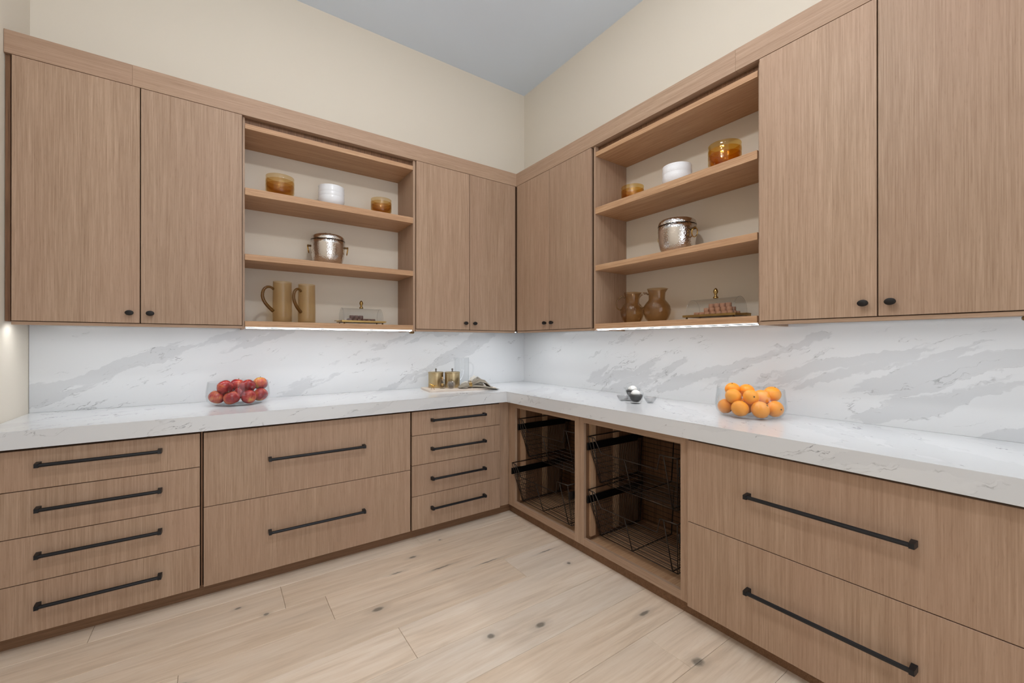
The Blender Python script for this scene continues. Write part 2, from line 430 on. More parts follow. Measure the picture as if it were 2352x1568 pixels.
# ---------------------------------------------------------------- backsplash and worktop
ZC, ZA = .944, .867
o = wobj('marble_backsplash', bx(S('L'), .0, 3.243, .001, .016, ZC+.0005, 1.408), MARBLE, keep=True)
tag(o, 'white marble splashback with grey veins on the left wall', 'backsplash')
o = wobj('marble_backsplash', bx(S('R'), .017, 3.30, .001, .016, ZC+.0005, 1.408), MARBLE, keep=True)
tag(o, 'white marble splashback with grey veins on the right wall', 'backsplash')
bm = bmesh.new()
pl = [(-.017+.016, -.001), (-3.244, -.001), (-3.244, -.648), (-.648, -.648), (-.648, -3.32), (-.001, -3.32)]
lo = [bm.verts.new((x, y, ZA)) for x, y in pl]; hi = [bm.verts.new((x, y, ZC)) for x, y in pl]
bm.faces.new(lo[::-1]); bm.faces.new(hi)
for i in range(6): bm.faces.new((lo[i], lo[(i+1) % 6], hi[(i+1) % 6], hi[i]))
bmesh.ops.bevel(bm, geom=list(bm.edges), offset=.002, segments=2, affect='EDGES', profile=.6)
o = wobj('marble_worktop', bm, MARBLETOP, keep=True)
tag(o, 'thick L-shaped white marble worktop with grey veins over the drawers', 'countertop')

# ---------------------------------------------------------------- hardware
def handle(f, uc, z, length, parent, dface=.616):
    bm = bmesh.new(); h = length/2; d = dface+.031
    for s in (-1, 1):
        u0 = uc+s*(h-.006); vs = []
        for (dd, w, hh) in ((dface-.0003, .0082, .0105), (dface+.02, .0078, .0098), (d+.0083, .0068, .0086)):
            vs.append([bm.verts.new(f(u0+a*w, dd, z+b*hh)) for a, b in ((-1, -1), (1, -1), (1, 1), (-1, 1))])
        for A, B in zip(vs[:-1], vs[1:]):
            for j in range(4): bm.faces.new((A[j], A[(j+1) % 4], B[(j+1) % 4], B[j]))
        bm.faces.new(vs[0]); bm.faces.new(vs[-1])
    tube(bm, [(uc-h+.003, d, z), (uc+h-.003, d, z)], .0082, 8, f=f)
    return wobj('handle', bm, BLACK, parent)
def knob(f, uc, z, dface, parent):
    bm = bmesh.new(); prof = [(0, .55), (.008, .5), (.014, .5), (.0165, 1)]
    rings = []
    seq = [(dface-.0003, .009, .008), (dface+.006, .008, .007), (dface+.010, .016, .012), (dface+.020, .0178, .0135), (dface+.025, .0165, .0122), (dface+.0265, .013, .009)]
    for dd, a, b in seq:
        rings.append([bm.verts.new(f(uc+a*math.cos(2*PI*j/20), dd, z+b*math.sin(2*PI*j/20))) for j in range(20)])
    for A, B in zip(rings[:-1], rings[1:]):
        for j in range(20): bm.faces.new((A[j], A[(j+1) % 20], B[(j+1) % 20], B[j]))
    bm.faces.new(rings[0]); bm.faces.new(rings[-1])
    o = wobj('knob', bm, KNOBM, parent); autosmooth(o, 50); return o

# ---------------------------------------------------------------- base cabinets
ZB, ZT = .070, .853
def drawer_unit(side, u0, u1, zsplits, uh, lh, zh, label, wv=2):
    f = S(side); a = f(u0, .3, 0); b = f(u1, .3, 0)
    t = thing('drawer_cabinet', label, 'cabinet', ((a.x+b.x)/2, (a.y+b.y)/2, ZB))
    wobj('body', bx(f, u0-.003, u1+.003, .02, .594, ZB+.001, ZA-.001), DARKGAP, t)
    zs = [ZT]+zsplits+[ZB]
    for i in range(len(zs)-1):
        d = wobj('drawer_front', bx(f, u0+.0015, u1-.0015, .595, .616, zs[i+1]+(.0017 if i < len(zs)-2 else 0), zs[i]-(.0017 if i else 0), bev=.0008), WOOD[2], t)
        handle(f, uh, zh[i], lh, d)
    return t
drawer_unit('L', 2.506, 3.222, [.683, .485, .287], 2.8625, .414, [.790, .599, .402, .187],
            'oak drawer cabinet with four drawers and long black bar handles at the far left end')
drawer_unit('L', 1.393, 2.493, [.474], 1.9475, .514, [.677, .279],
            'wide oak drawer cabinet with two deep drawers under the apple bowl wall')
drawer_unit('L', .685, 1.384, [.695, .497, .291], 1.0375, .422, [.790, .596, .395, .195],
            'oak drawer cabinet with four drawers nearest the inner corner')
drawer_unit('R', 2.116, 3.19, [.471], 2.652, .52, [.675, .280],
            'wide oak drawer cabinet with two deep drawers on the right, under the oranges')
# filler strips
o = wobj('filler_strip', bx(S('L'), .5965, .683, .576, .597, ZB, ZA-.001), WOOD[2]); tag(o, 'narrow oak filler strip in the inner corner beside the four drawers', 'filler')
o = wobj('filler_strip', bx(S('L'), 3.2255, 3.243, .576, .60, ZB, ZA-.001), WOOD[2]); tag(o, 'narrow oak filler strip between left drawers and the side wall', 'filler')
o = wobj('filler_strip', bx(S('L'), 2.4965, 2.5025, .5945, .606, ZB, ZA-.001), SIDEW); tag(o, 'thin dark oak reveal strip between the two left drawer cabinets', 'filler')
# toe kicks
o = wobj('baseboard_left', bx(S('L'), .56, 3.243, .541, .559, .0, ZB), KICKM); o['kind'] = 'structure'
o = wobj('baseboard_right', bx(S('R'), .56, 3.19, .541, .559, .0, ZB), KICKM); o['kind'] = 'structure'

# open basket cabinets
def open_unit(u0, u1, o0, o1, label, batten):
    f = S('R')
    t = thing('basket_cabinet', label, 'cabinet', (-.3, -(u0+u1)/2, ZB))
    zo0, zo1 = .114, .823
    wobj('stile', bx(f, u0, o0, .576, .596, ZB, ZA-.001, bev=.0006), WOOD[2], t)
    wobj('stile', bx(f, o1, u1, .576, .596, ZB, ZA-.001, bev=.0006), WOOD[2], t)
    wobj('rail', bx(f, o0, o1, .576, .596, zo1, ZA-.001), WOOD[1], t)
    wobj('rail', bx(f, o0, o1, .576, .596, ZB, zo0), WOOD[1], t)
    s0 = max(u0, .60)
    s0 = o0-.022 if o0-.022 > u0 else u0+.002
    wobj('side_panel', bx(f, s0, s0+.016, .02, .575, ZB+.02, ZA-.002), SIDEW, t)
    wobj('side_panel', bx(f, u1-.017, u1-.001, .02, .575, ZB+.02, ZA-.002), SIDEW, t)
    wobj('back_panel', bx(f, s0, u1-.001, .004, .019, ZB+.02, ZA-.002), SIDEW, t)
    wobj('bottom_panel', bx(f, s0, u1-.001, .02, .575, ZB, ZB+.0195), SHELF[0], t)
    for dd in (.545, .33):
        wobj('batten', bx(f, s0+.0165, s0+.030, dd-.045, dd, .115, ZA-.004), INNER, t)
    for dd in (.30,):
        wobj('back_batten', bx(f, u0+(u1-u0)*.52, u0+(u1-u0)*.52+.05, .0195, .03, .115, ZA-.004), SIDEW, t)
    return t
open_unit(.598, 1.3735, .685, 1.332, 'open oak cabinet with two pull-out wire baskets, next to the corner', 1)
open_unit(1.3745, 2.1135, 1.412, 2.068, 'open oak cabinet with two pull-out wire baskets, beside the right drawers', 1)

def basket(off, zr, dd, label):
    f0 = S('R'); D = .29
    f = lambda u, d, z: f0(u+off, d+dd, z)
    base = f(1.72, .3, zr-D)
    t = thing('wire_basket', label, 'basket', tuple(base), group='pull-out wire baskets')
    ul, ur, bl, br = 1.425, 2.035, 1.445, 1.985
    df, dfb, db, dbb = .572, .492, .09, .12
    r = .0028
    bm = bmesh.new()
    # rim with the scooped front
    rim = [(ul, db, zr), (ul, df, zr), (ul+.055, df+.004, zr), (ul+.095, df-.012, zr-.085), (ur-.125, df-.012, zr-.085), (ur-.097, df+.004, zr), (ur, df, zr), (ur, db, zr)]
    tube(bm, rim, r, 6, f=f, closed=True)
    wobj('rim', bm, WIRE, t, smooth=True)
    bm = bmesh.new()
    for u in (bl+.012, (bl+br)/2-.02, br-.03):
        zt = zr-.085 if abs(u-(bl+br)/2) < .15 else zr
        dt = df-.012 if zt < zr else df
        tube(bm, [(u, dt, zt), (u, dfb, zr-D), (u, dbb, zr-D), (u, db, zr)], r*1.05, 6, f=f)
    tube(bm, [(bl, dfb, zr-D), (br, dfb, zr-D)], r, 6, f=f)
    for u, ub in ((ul, bl), (ur, br)):
        for k in (.0, 1.0):
            d1, d2 = db+(df-db)*k, dbb+(dfb-dbb)*k
            tube(bm, [(u, d1, zr), (ub, d2, zr-D)], r*.9, 6, f=f)
        tube(bm, [(ub, dbb, zr-D), (ub, dfb, zr-D)], r*.9, 6, f=f)
    wobj('frame_wires', bm, WIRE, t, smooth=True)
    bm = bmesh.new(); rw = .0017
    lerp = lambda a, b, k: a+(b-a)*k
    for k in range(1, 7):          # front and back rows
        q = .36+.64*k/7
        z = zr-D*q
        U0, U1 = lerp(ul, bl, q), lerp(ur, br, q)
        tube(bm, [(U0, lerp(df, dfb, q), z), (U1, lerp(df, dfb, q), z)], rw, 4, f=f, cap=False)
    for k in range(1, 10):
        q = k/10; z = zr-D*q
        tube(bm, [(lerp(ul, bl, q), lerp(db, dbb, q), z), (lerp(ur, br, q), lerp(db, dbb, q), z)], rw, 4, f=f, cap=False)
    for k in range(17):            # bottom rows
        d = dbb+(dfb-dbb)*k/17
        tube(bm, [(bl, d, zr-D), (br, d, zr-D)], rw, 4, f=f, cap=False)
    for k in range(1, 27):         # sides, upright wires
        for u, ub in ((ul, bl), (ur, br)):
            tube(bm, [(u, lerp(db, df, k/27), zr-.090), (ub, lerp(dbb, dfb, k/27), zr-D)], rw, 4, f=f, cap=False)
    for k in range(0, 6):          # sides, level wires near the front
        q = .25+.7*k/6
        for u, ub in ((ul, bl), (ur, br)):
            U = lerp(u, ub, q)
            q = max(q, .32)
            tube(bm, [(U, lerp(df, dfb, q)-.17, zr-D*q), (U, lerp(df, dfb, q), zr-D*q)], rw, 4, f=f, cap=False)
    o = wobj('wire_grid', bm, WIRE, t); o['kind'] = 'stuff'
    for u in (ul-.014, ur+.004):
        bm = bmesh.new(); box(bm, f, u+.003, u+.0135, .10, .573, zr-.086, zr-.040, bev=.0015)
        box(bm, f, u+.0005, u+.003, .03, .50, zr-.076, zr-.050)
        s = wobj('slide_rail', bm, RAILM, t)
        bm = bmesh.new()
        for zz in (-.052, -.070):
            tube(bm, [(u+(.010 if u < 1.7 else 0), .535, zr+zz), (u+(.012 if u < 1.7 else -.002), .535, zr+zz)], .004, 8, f=f)
        wobj('screw', bm, ALU, s)
    return t
basket(0, .738, 0, 'upper wire basket in the open cabinet beside the right drawers')
basket(0, .412, 0, 'lower wire basket in the open cabinet beside the right drawers')
basket(-.728, .738, .0, 'upper wire basket in the open cabinet next to the corner')
basket(-.728, .416, .06, 'lower wire basket in the corner-side cabinet, pulled slightly out')

# ---------------------------------------------------------------- wall cabinets
DU = .334
ZD0, ZD1, ZCR = 1.416, 2.656, 2.764
def wall_pair(side, u0, um, u1, label):
    f = S(side); a = f((u0+u1)/2, .17, 0)
    t = thing('wall_cabinet', label, 'cabinet', (a.x, a.y, 1.397))
    wobj('body', bx(f, u0+.001, u1-.001, .001 if side == 'x' else .017, .312, 1.4135, ZD1), DARKGAP, t)
    wobj('bottom_rail', bx(f, u0+.0005, u1-.0005, .300, .328, 1.3975, 1.4132, bev=.0008), WOOD[0 if side == 'L' else 1], t)
    for a, b, uk in ((u0, um, um-.041), (um, u1, um+.041)):
        d = wobj('door', bx(f, a+.0022, b-.0022, .313, DU, ZD0, ZD1-.002, bev=.0012), WOOD[2], t)
        knob(f, uk, 1.468, DU, d)
    return t
wall_pair('L', 2.315, 2.768, 3.222, 'tall oak wall cabinet with two flat doors at the far left end')
wall_pair('L', .342, .790, 1.239, 'oak wall cabinet with two flat doors, left side of the inner corner')
wall_pair('R', .342, .770, 1.215, 'oak wall cabinet with two flat doors, right side of the inner corner')
wall_pair('R', 2.309, 2.745, 3.20, 'tall oak wall cabinet with two flat doors at the far right end')
bm = bmesh.new(); box(bm, S('L'), 3.2265, 3.243, .017, .318, 1.4135, ZD1); box(bm, S('L'), 3.2225, 3.2265, .017, .30, 1.4135, ZD1)
o = wobj('filler_strip', bm, SIDEW); tag(o, 'narrow dark oak filler strip between left wall cabinet and side wall', 'filler')
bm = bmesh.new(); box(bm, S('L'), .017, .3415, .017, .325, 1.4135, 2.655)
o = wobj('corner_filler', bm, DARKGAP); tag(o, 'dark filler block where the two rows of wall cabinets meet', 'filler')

# cornice boards, level above the doors
def cornice(side, segs, label):
    f = S(side); a = f((segs[0]+segs[-1])/2, .3, 0)
    t = thing('cornice', label, 'cornice', (a.x, a.y, ZD1))
    for a, b in zip(segs[:-1], segs[1:]):
        wobj('board', bx(f, a+.0003, b-.0003, .001, DU+.001, ZD1, ZCR, bev=.0006), WOOD[0 if side == 'L' else 1], t)
cornice('L', [.0, 2.80, 3.244], 'long oak cornice board above the left row of wall cabinets')
cornice('R', [DU+.0015, 2.2, 3.24], 'long oak cornice board above the right row of wall cabinets')

# open shelf units
def open_shelves(side, u0, u1, label):
    f = S(side); ax = 0 if side == 'L' else 1
    a = f((u0+u1)/2, .17, 0)
    t = thing('open_shelf_unit', label, 'shelf', (a.x, a.y, 1.41))
    p0, p1 = u0, u1
    wobj('side_panel', bx(f, p0-.006, p0+.010, .001, .320, 1.397, ZD1-.001, bev=.0006), WOOD[2], t)
    wobj('side_panel', bx(f, p1-.012, p1-.001, .001, .310, 1.397, ZD1-.001), WOOD[2], t)
    i0, i1 = p0+.0105, p1-.0125
    wobj('bottom_shelf', bx(f, i0, i1, .017, .326, 1.4085, 1.442, bev=.0008), SHELF[ax], t)
    wobj('shelf', bx(f, i0, i1, .001, .322, 1.805, 1.841, bev=.0008), SHELF[ax], t)
    wobj('shelf', bx(f, i0, i1, .001, .322, 2.192, 2.234, bev=.0008), SHELF[ax], t)
    wobj('top_panel', bx(f, i0, i1, .001, .318, 2.586, 2.616, bev=.0008), SHELF[ax], t)
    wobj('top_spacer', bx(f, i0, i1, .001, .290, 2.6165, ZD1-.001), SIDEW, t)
    return t
open_shelves('L', 1.247, 2.315, 'open oak shelf unit with three shelves on the left wall')
open_shelves('R', 1.235, 2.309, 'open oak shelf unit with three shelves on the right wall')

# under-cabinet LED strips
def led(side, u0, u1, label, front=False):
    f = S(side); a = f((u0+u1)/2, .29, 0)
    t = thing('led_strip', label, 'lamp', (a.x, a.y, 1.39), group='under-cabinet light strips')
    z1 = 1.4130 if not front else 1.408
    d0 = .268 if not front else .292
    bm = bmesh.new(); box(bm, f, u0, u1, d0, d0+.020, z1-.008, z1-.0005)
    if front: wobj('front_lens', bx(f, u0+.002, u1-.002, d0+.0205, d0+.026, z1-.0042, z1-.001), LEDF, t)
    if front: wobj('front_lip', bx(f, u0+.002, u1-.002, d0+.0205, d0+.026, z1-.0085, z1-.0044), BLACK, t)
    wobj('channel', bm, ALU, t)
    wobj('diffuser', bx(f, u0+.004, u1-.004, d0+.003, d0+.017, z1-.0095, z1-.0083), LEDM, t)
led('L', 2.33, 3.22, 'glowing light strip under the far left wall cabinet')
led('L', 1.262, 2.30, 'aluminium light strip under the left open shelves', True)
led('L', .30, 1.232, 'glowing light strip under the left corner wall cabinet')
led('R', .30, 1.208, 'glowing light strip under the right corner wall cabinet')
led('R', 1.25, 2.295, 'aluminium light strip under the right open shelves', True)
led('R', 2.325, 3.19, 'glowing light strip under the far right wall cabinet')
def clip(side, u, d, label):
    f = S(side); a = f(u, d, 1.385)
    t = thing('wiring_clip', label, 'clip', tuple(a))
    wobj('housing', bx(f, u-.017, u+.017, d-.012, d+.012, 1.383, 1.3965, bev=.003), DBRASS, t)
    wobj('cover', bx(f, u-.011, u+.011, d-.008, d+.008, 1.3805, 1.3832, bev=.001), GOLD, t)
clip('L', 1.262, .305, 'small brass wiring clip under the right end of the left open shelves')
clip('R', 3.118, .318, 'small brass wiring clip under the far right wall cabinet')

# ---------------------------------------------------------------- bowls on the top shelves
ZS3, ZS2, ZS1 = 2.2345, 1.8415, 1.4425
def bowl_bm(r, h, th=.003, n=48):
    out = [(0, .0), (r*.42, .0), (r*.46, .003), (r*.50, .006), (r*.74, h*.15), (r*.91, h*.34), (r*1.0, h*.58), (r*.99, h*.74), (r*.975, h*.86), (r*.975, h*.93), (r*.99, h*.98), (r*.98, h)]
    inn = [(r*.96-th, h), (r*.94-th, h*.86), (r*.985-th, h*.6), (r*.92-th, h*.38), (r*.77-th, h*.23), (r*.45, .012), (0, .010)]
    return L(out+inn, n)
def bowl_stack(name, x, y, z0, r, h, steps, mat, noun, labels, group):
    first = None
    for i, lab in enumerate(labels):
        if first is None:
            o = obj(name, bowl_bm(r, h), mat, loc=(x, y, z0), smooth=True); first = o; autosmooth(o, 60)
            tag(o, lab, 'bowl', group)
        else:
            o = first.copy(); C.objects.link(o); o.location = (x, y, z0+steps*i); o['label'] = lab
BW = ('bottom', 'middle', 'top')
bowl_stack('amber_bowl', -2.103, -.17, ZS3, .083, .098, .026, AMBERB, '', ['amber glass bowl, %s of the stack at the left end of the left top shelf' % b for b in BW], 'amber glass bowls')
bowl_stack('white_bowl', -1.790, -.17, ZS3, .084, .098, .026, PORC, '', ['smooth white porcelain bowl, %s of the stack of three' % b for b in BW], 'white porcelain bowls')
bowl_stack('amber_bowl', -1.445, -.17, ZS3, .074, .090, .022, AMBERB, '', ['small amber glass bowl, %s of the stack nearest the corner on the left top shelf' % b for b in BW], 'amber glass bowls')
bowl_stack('amber_bowl', -.17, -1.437, ZS3, .074, .090, .024, AMBERR, '', ['small deep-amber bowl, %s of the stack by the right unit side panel' % b for b in ('bottom', 'top')], 'deep amber glass bowls')
bowl_stack('white_dotted_bowl', -.17, -1.768, ZS3, .084, .098, .036, DOTPORC, '', ['white bowl with raised dots, %s of the pair on the right top shelf' % b for b in ('lower', 'upper')], 'white dotted bowls')
bowl_stack('amber_bowl', -.17, -2.058, ZS3, .083, .098, .028, AMBERR, '', ['large deep-amber glass bowl, %s of the stack near the right doors' % b for b in BW], 'deep amber glass bowls')

# ---------------------------------------------------------------- hammered ice buckets
RIGHT_RZ = math.radians(-35)     # facing along the camera's right
def bucket(x, y, rz, label):
    t = thing('ice_bucket', label, 'bucket', (x, y, ZS2), rz, 'hammered ice buckets')
    obj('body', L([(0, 0), (.074, 0), (.082, .006), (.096, .032), (.104, .065), (.108, .105), (.109, .14), (.109, .170), (.105, .170), (.104, .13), (.08, .01), (0, .008)], 64), HAMMER, t, smooth=True)
    lid = obj('lid', L([(.1095, .1705), (.109, .180), (.104, .194), (.094, .203), (.07, .209), (.04, .212), (0, .213)], 64), HAMMER, t, smooth=True)
    bm = bmesh.new(); lathe(bm, [(0, .212), (.006, .212), (.006, .219), (0, .219)], 16)
    for a in (PI/4, 3*PI/4):
        c, s = math.cos(a), math.sin(a)
        tube(bm, [(-.021*c, -.021*s, .2205), (-.008*c, -.008*s, .2185), (.008*c, .008*s, .2185), (.021*c, .021*s, .2205)], .003, 8, radii=[.0048, .003, .003, .0048])
    obj('lid_knob', bm, BRASS, lid, smooth=True)
    for s in (-1, 1):
        bm = bmesh.new(); tube(bm, [(s*.108, 0, .132), (s*.124, 0, .132)], .0055, 10, radii=[.0075, .0055]); tube(bm, [(s*.120, 0, .132), (s*.1285, 0, .132)], .008, 12)
        m = obj('handle_mount', bm, DBRASS, t)
        bm = bmesh.new(); tube(bm, [(s*(.124+.004*math.cos(a)), .024*math.sin(a), .108+.026*math.cos(a)) for a in [2*PI*i/24 for i in range(24)]], .0027, 8, closed=True)
        obj('ring', bm, GOLD, m, smooth=True)
bucket(-1.812, -.17, math.radians(-15), 'hammered silver ice bucket with ring handles on the left middle shelf')
bucket(-.17, -1.768, math.radians(-97), 'hammered silver ice bucket with brass ring on the right middle shelf')

# ---------------------------------------------------------------- tall glass jugs (left bottom shelf)
def tall_jug(x, y, r, h, rz, label):
    t = thing('glass_jug', label, 'jug', (x, y, ZS1), rz, 'tall smoky amber glass jugs')
    spout = lambda j, i: 1+(.10*math.exp(-((min(j, 1-j))/.035)**2) if i in (5, 6, 7) else 0)
    prof = [(0, 0), (r*.94, 0), (r*1.0, .006), (r*1.01, h*.3), (r*.97, h*.75), (r*.96, h*.97), (r*.965, h), (r*.93, h), (r*.93, h*.96), (r*.97, h*.3), (r*.94, .009), (0, .007)]
    o = obj('body', L(prof, 56, wob=spout), JUGA, t, smooth=True); autosmooth(o, 60)
    bm = bmesh.new()
    p = bez((-r*.97, 0, h*.80), (-r*1.3, 0, h*.90), (-r*2.2, 0, h*.86), (-r*2.15, 0, h*.62), 9)[:-1]+bez((-r*2.15, 0, h*.62), (-r*2.05, 0, h*.45), (-r*1.35, 0, h*.34), (-r*1.0, 0, h*.27), 9)
    n = len(p)
    tube(bm, p, .008, 10, radii=[.0075+.004*i/n for i in range(n)])
    hd = obj('handle', bm, AMBERH, t, smooth=True); hd['label'] = 'solid amber glass handle'
tall_jug(-2.093, -.20, .056, .262, math.radians(19), 'tall smoky glass jug with amber handle at the left end of the bottom shelf')
tall_jug(-1.950, -.20, .053, .256, math.radians(40), 'tall smoky glass jug with amber handle, right one of the tall pair')

# round bellied jugs (right bottom shelf)
def round_jug(x, y, k, rz, label):
    t = thing('brown_glass_jug', label, 'jug', (x, y, ZS1), rz, 'round brown glass jugs')
    out = [(0, 0), (.048, 0), (.053, .003), (.066, .022), (.077, .05), (.080, .072), (.075, .095), (.062, .115), (.050, .128), (.0475, .134), (.047, .15), (.049, .175), (.055, .196), (.0575, .199)]
    inn = [(.0545, .199), (.046, .172), (.044, .15), (.0445, .134), (.059, .112), (.072, .095), (.077, .072), (.074, .05), (.05, .006), (0, .005)]
    wob = lambda j, i: 1+(.12*math.exp(-((min(j, 1-j))/.05)**2) if i in (12, 13, 14) else 0)
    prof = [(r*k[0], z*k[1]) for r, z in out+inn]
    o = obj('body', L(prof, 56, wob=wob), BROWNG, t, smooth=True); autosmooth(o, 70)
    R0 = lambda r, z: (-r*k[0], 0, z*k[1])
    bm = bmesh.new()
    p = bez(R0(.048, .165), R0(.070, .185), R0(.108, .160), R0(.106, .120), 9)[:-1]+bez(R0(.106, .120), R0(.105, .10), R0(.095, .09), R0(.076, .086), 7)
    tube(bm, p, .0042, 9, radii=[.0055]+[.0042]*(len(p)-3)+[.005, .006])
    for i in range(3):
        q = p[1+i]; tube(bm, [(q[0]-.002, 0, q[2]), (q[0]-.004, 0, q[2]+.010)], .003, 6)
    obj('handle', bm, AMBERH, t, smooth=True)
round_jug(-.20, -1.458, (.95, 1.0), math.radians(-50), 'round-bellied brown glass jug nearest the shelf side panel')
round_jug(-.20, -1.648, (1.04, 1.03), math.radians(-50), 'round-bellied brown glass jug, larger one, between small jug and cloche')

# ---------------------------------------------------------------- cloches on brass trays
def cloche(x, y, rz, label, sweets, smat, sname):
    t = thing('brass_serving_tray', label, 'tray', (x, y, ZS1), rz, 'brass trays on the bottom shelves')
    l, w = .150, .082
    bm = bmesh.new(); box(bm, XYZ, -l, l, -w, w, .014, .018)
    for a in ((-l, l, -w, -w+.005), (-l, l, w-.005, w), (-l, -l+.005, -w+.005, w-.005), (l-.005, l, -w+.005, w-.005)):
        box(bm, XYZ, *a, .018, .026)
    for s in (-1, 1):   # flat tab handles
        box(bm, XYZ, s*l, s*(l+.026), -.03, -.022, .0225, .0255); box(bm, XYZ, s*l, s*(l+.026), .022, .03, .0225, .0255); box(bm, XYZ, s*(l+.020), s*(l+.028), -.022, .022, .0225, .0255)
    obj('plate', bm, BRASS, t)
    for sx in (-1, 1):
        for sy in (-1, 1):
            obj('foot', L([(0, 0), (.004, .001), (.0065, .006), (.004, .012), (.003, .0145), (0, .0145)], 14), DBRASS, t, loc=(sx*(l-.018), sy*(w-.014), 0), smooth=True)
    base = wp(t)
    # half-barrel glass cover
    g = thing('glass_cloche', 'half-barrel clear glass cloche with brass finial on the %s brass tray' % sname, 'cloche', (x, y, ZS1+.0182), rz, 'glass cloches')
    bm = bmesh.new(); L2, R2, n = .134, .072, 20; HT = .098
    def arc(xe, rr, hh): return [bm.verts.new((xe, -rr*math.cos(PI*i/n), hh*math.sin(PI*i/n)**.8+.0005)) for i in range(n+1)]
    O0, O1 = arc(-L2, R2, HT), arc(L2, R2, HT)
    for i in range(n): bm.faces.new((O0[i], O0[i+1], O1[i+1], O1[i]))
    bm.faces.new(O0); bm.faces.new(O1)
    I0, I1 = arc(-L2+.003, R2-.003, HT-.003), arc(L2-.003, R2-.003, HT-.003)
    for i in range(n): bm.faces.new((I0[i], I0[i+1], I1[i+1], I1[i]))
    bm.faces.new(I0); bm.faces.new(I1)
    o = obj('cover', bm, CLEAR, g, smooth=True); autosmooth(o, 35)
    for s in (-1, 1):
        bm = bmesh.new(); tube(bm, [(s*L2, -R2*math.cos(PI*i/n), HT*math.sin(PI*i/n)**.8) for i in range(n+1)], .0011, 6)
        obj('edge', bm, CUTG, g, smooth=True)
    obj('finial', L([(0, HT), (.013, HT), (.0145, HT+.005), (.010, HT+.009), (.0065, HT+.016), (.007, HT+.022), (.0125, HT+.033), (.0125, HT+.040), (.008, HT+.051), (0, HT+.058)], 28), BRASS, g, smooth=True)
    # sweets, each one its own
    ca, sa = math.cos(rz), math.sin(rz); first = None
    for i, (px, py, pz, s) in enumerate(sweets):
        loc = (x+px*ca-py*sa, y+px*sa+py*ca, ZS1+.0184+pz)
        mates = sorted(q[0] for q in sweets if q[1] == py and q[2] == pz)
        k = mates.index(px)
        lay = {0: 'bottom', 1: 'second', 2: 'top'}[round(pz/.023)]
        rw = ['rear', 'middle', 'front'] if sname == 'left' else ['rear', 'middle', 'front']
        depth = (-py if sname == 'left' else -py)
        rowname = 'front' if depth > .01 else ('rear' if depth < -.01 else 'middle')
        ordn = ['first', 'second', 'third', 'fourth', 'fifth', 'sixth', 'seventh'][k]
        slab = 'round sweet under the %s cloche, %s layer, %s row, %s from the left' % (sname, lay, rowname, ordn)
        if first is None:
            bm = L([(0, 0), (.014, 0), (.0152, .002), (.0152, .019), (.014, .0225), (0, .0228)], 18)
            first = obj('sweet', bm, smat, loc=loc, smooth=True); autosmooth(first, 40)
            tag(first, slab, 'sweet', 'sweets on the %s tray' % sname)
        else:
            c = first.copy(); C.objects.link(c); c.location = loc; c['label'] = slab
sw1 = [(-.085+.032*i, -.033, 0, 1) for i in range(6)]+[(-.085+.032*i, .0, 0, 1) for i in range(6)]+[(-.070+.032*i, -.016, .023, 1) for i in range(3)]
cloche(-1.590, -.175, 0, 'brass tray on ball feet holding a glass cloche, left bottom shelf', sw1, CHOC, 'left')
sw2 = [(.100-.032*i, q, 0, 1) for i in range(7) for q in (-.034, 0, .034)]+[(.086-.032*i, q, .023, 1) for i in range(5) for q in (-.017, .017)]+[(.072-.032*i, .0, .046, 1) for i in range(4)]
cloche(-.175, -2.010, math.radians(-90), 'brass tray on ball feet holding a glass cloche, right bottom shelf', sw2, CAKE, 'right')

# ---------------------------------------------------------------- fruit bowls
def glass_bowl(name, cx, cy, r, h, mat, label):
    out = [(0, 0), (r*.72, 0), (r*.86, .010), (r*.96, .028), (r*1.0, .055), (r*.985, .085), (r*.94, h)]
    inn = [(r*.94-.003, h), (r*.985-.004, .085), (r*1.0-.004, .055), (r*.955-.004, .030), (r*.84, .013), (r*.7, .006), (0, .006)]
    o = obj(name, L(out+inn, 72), mat, loc=(cx, cy, ZC), smooth=True); tag(o, label, 'bowl')
    autosmooth(o, 60)
CLEARR = thin_glass('rippled_clear_glass', (.955, .965, .97, 1), 1.2, .02, bumpy=40)
AC = Vector((-2.330, -.242, ZC)); OC = Vector((-.247, -2.226, ZC))
glass_bowl('fruit_bowl', AC.x, AC.y, .164, .138, CLEAR, 'wide clear glass bowl full of red apples on the left worktop')
glass_bowl('fruit_bowl', OC.x, OC.y, .158, .140, CLEARR, 'wide rippled glass bowl full of oranges on the right worktop')

def apple(pos, r, rot, label):
    t = thing('apple', label, 'apple', tuple(pos)); t.rotation_euler = rot; t['group'] = 'apples in the glass bowl'
    prof = []
    for i in range(25):
        a = PI*i/24
        rr = r*(math.sin(a)**.92)*(1+.05*math.cos(a)); z = -r*.9*math.cos(a)
        z += -.30*r*math.exp(-(rr/(r*.28))**2)*(1 if a > PI/2 else -.8)
        prof.append((rr if 0 < i < 24 else 0, z))
    obj('flesh', L(prof, 32, wob=lambda j, i: 1+.022*math.cos(5*2*PI*j)), APPLE, t, smooth=True)
    bm = bmesh.new(); tube(bm, [(0, 0, r*.55), (.001, 0, r*.8), (.004, .001, r*1.02)], .0016, 6, radii=[.0014, .0014, .0024]); obj('stem', bm, STEM, t)
    bm = bmesh.new()
    for k in range(5):
        a = 2*PI*k/5; tube(bm, [(0, 0, -r*.62), (.004*math.cos(a), .004*math.sin(a), -r*.68)], .0018, 5, radii=[.0022, .0006])
    obj('calyx', bm, STEM, t)
def P(c, dx, dd, z):      # dd towards the middle of the room, dx along the bowl's front
    tv = (Vector((-2.43, -3.264, 0))-Vector((c.x, c.y, 0))).normalized(); rv = Vector((-tv.y, tv.x, 0))
    return c+rv*dx+tv*dd+Vector((0, 0, z))
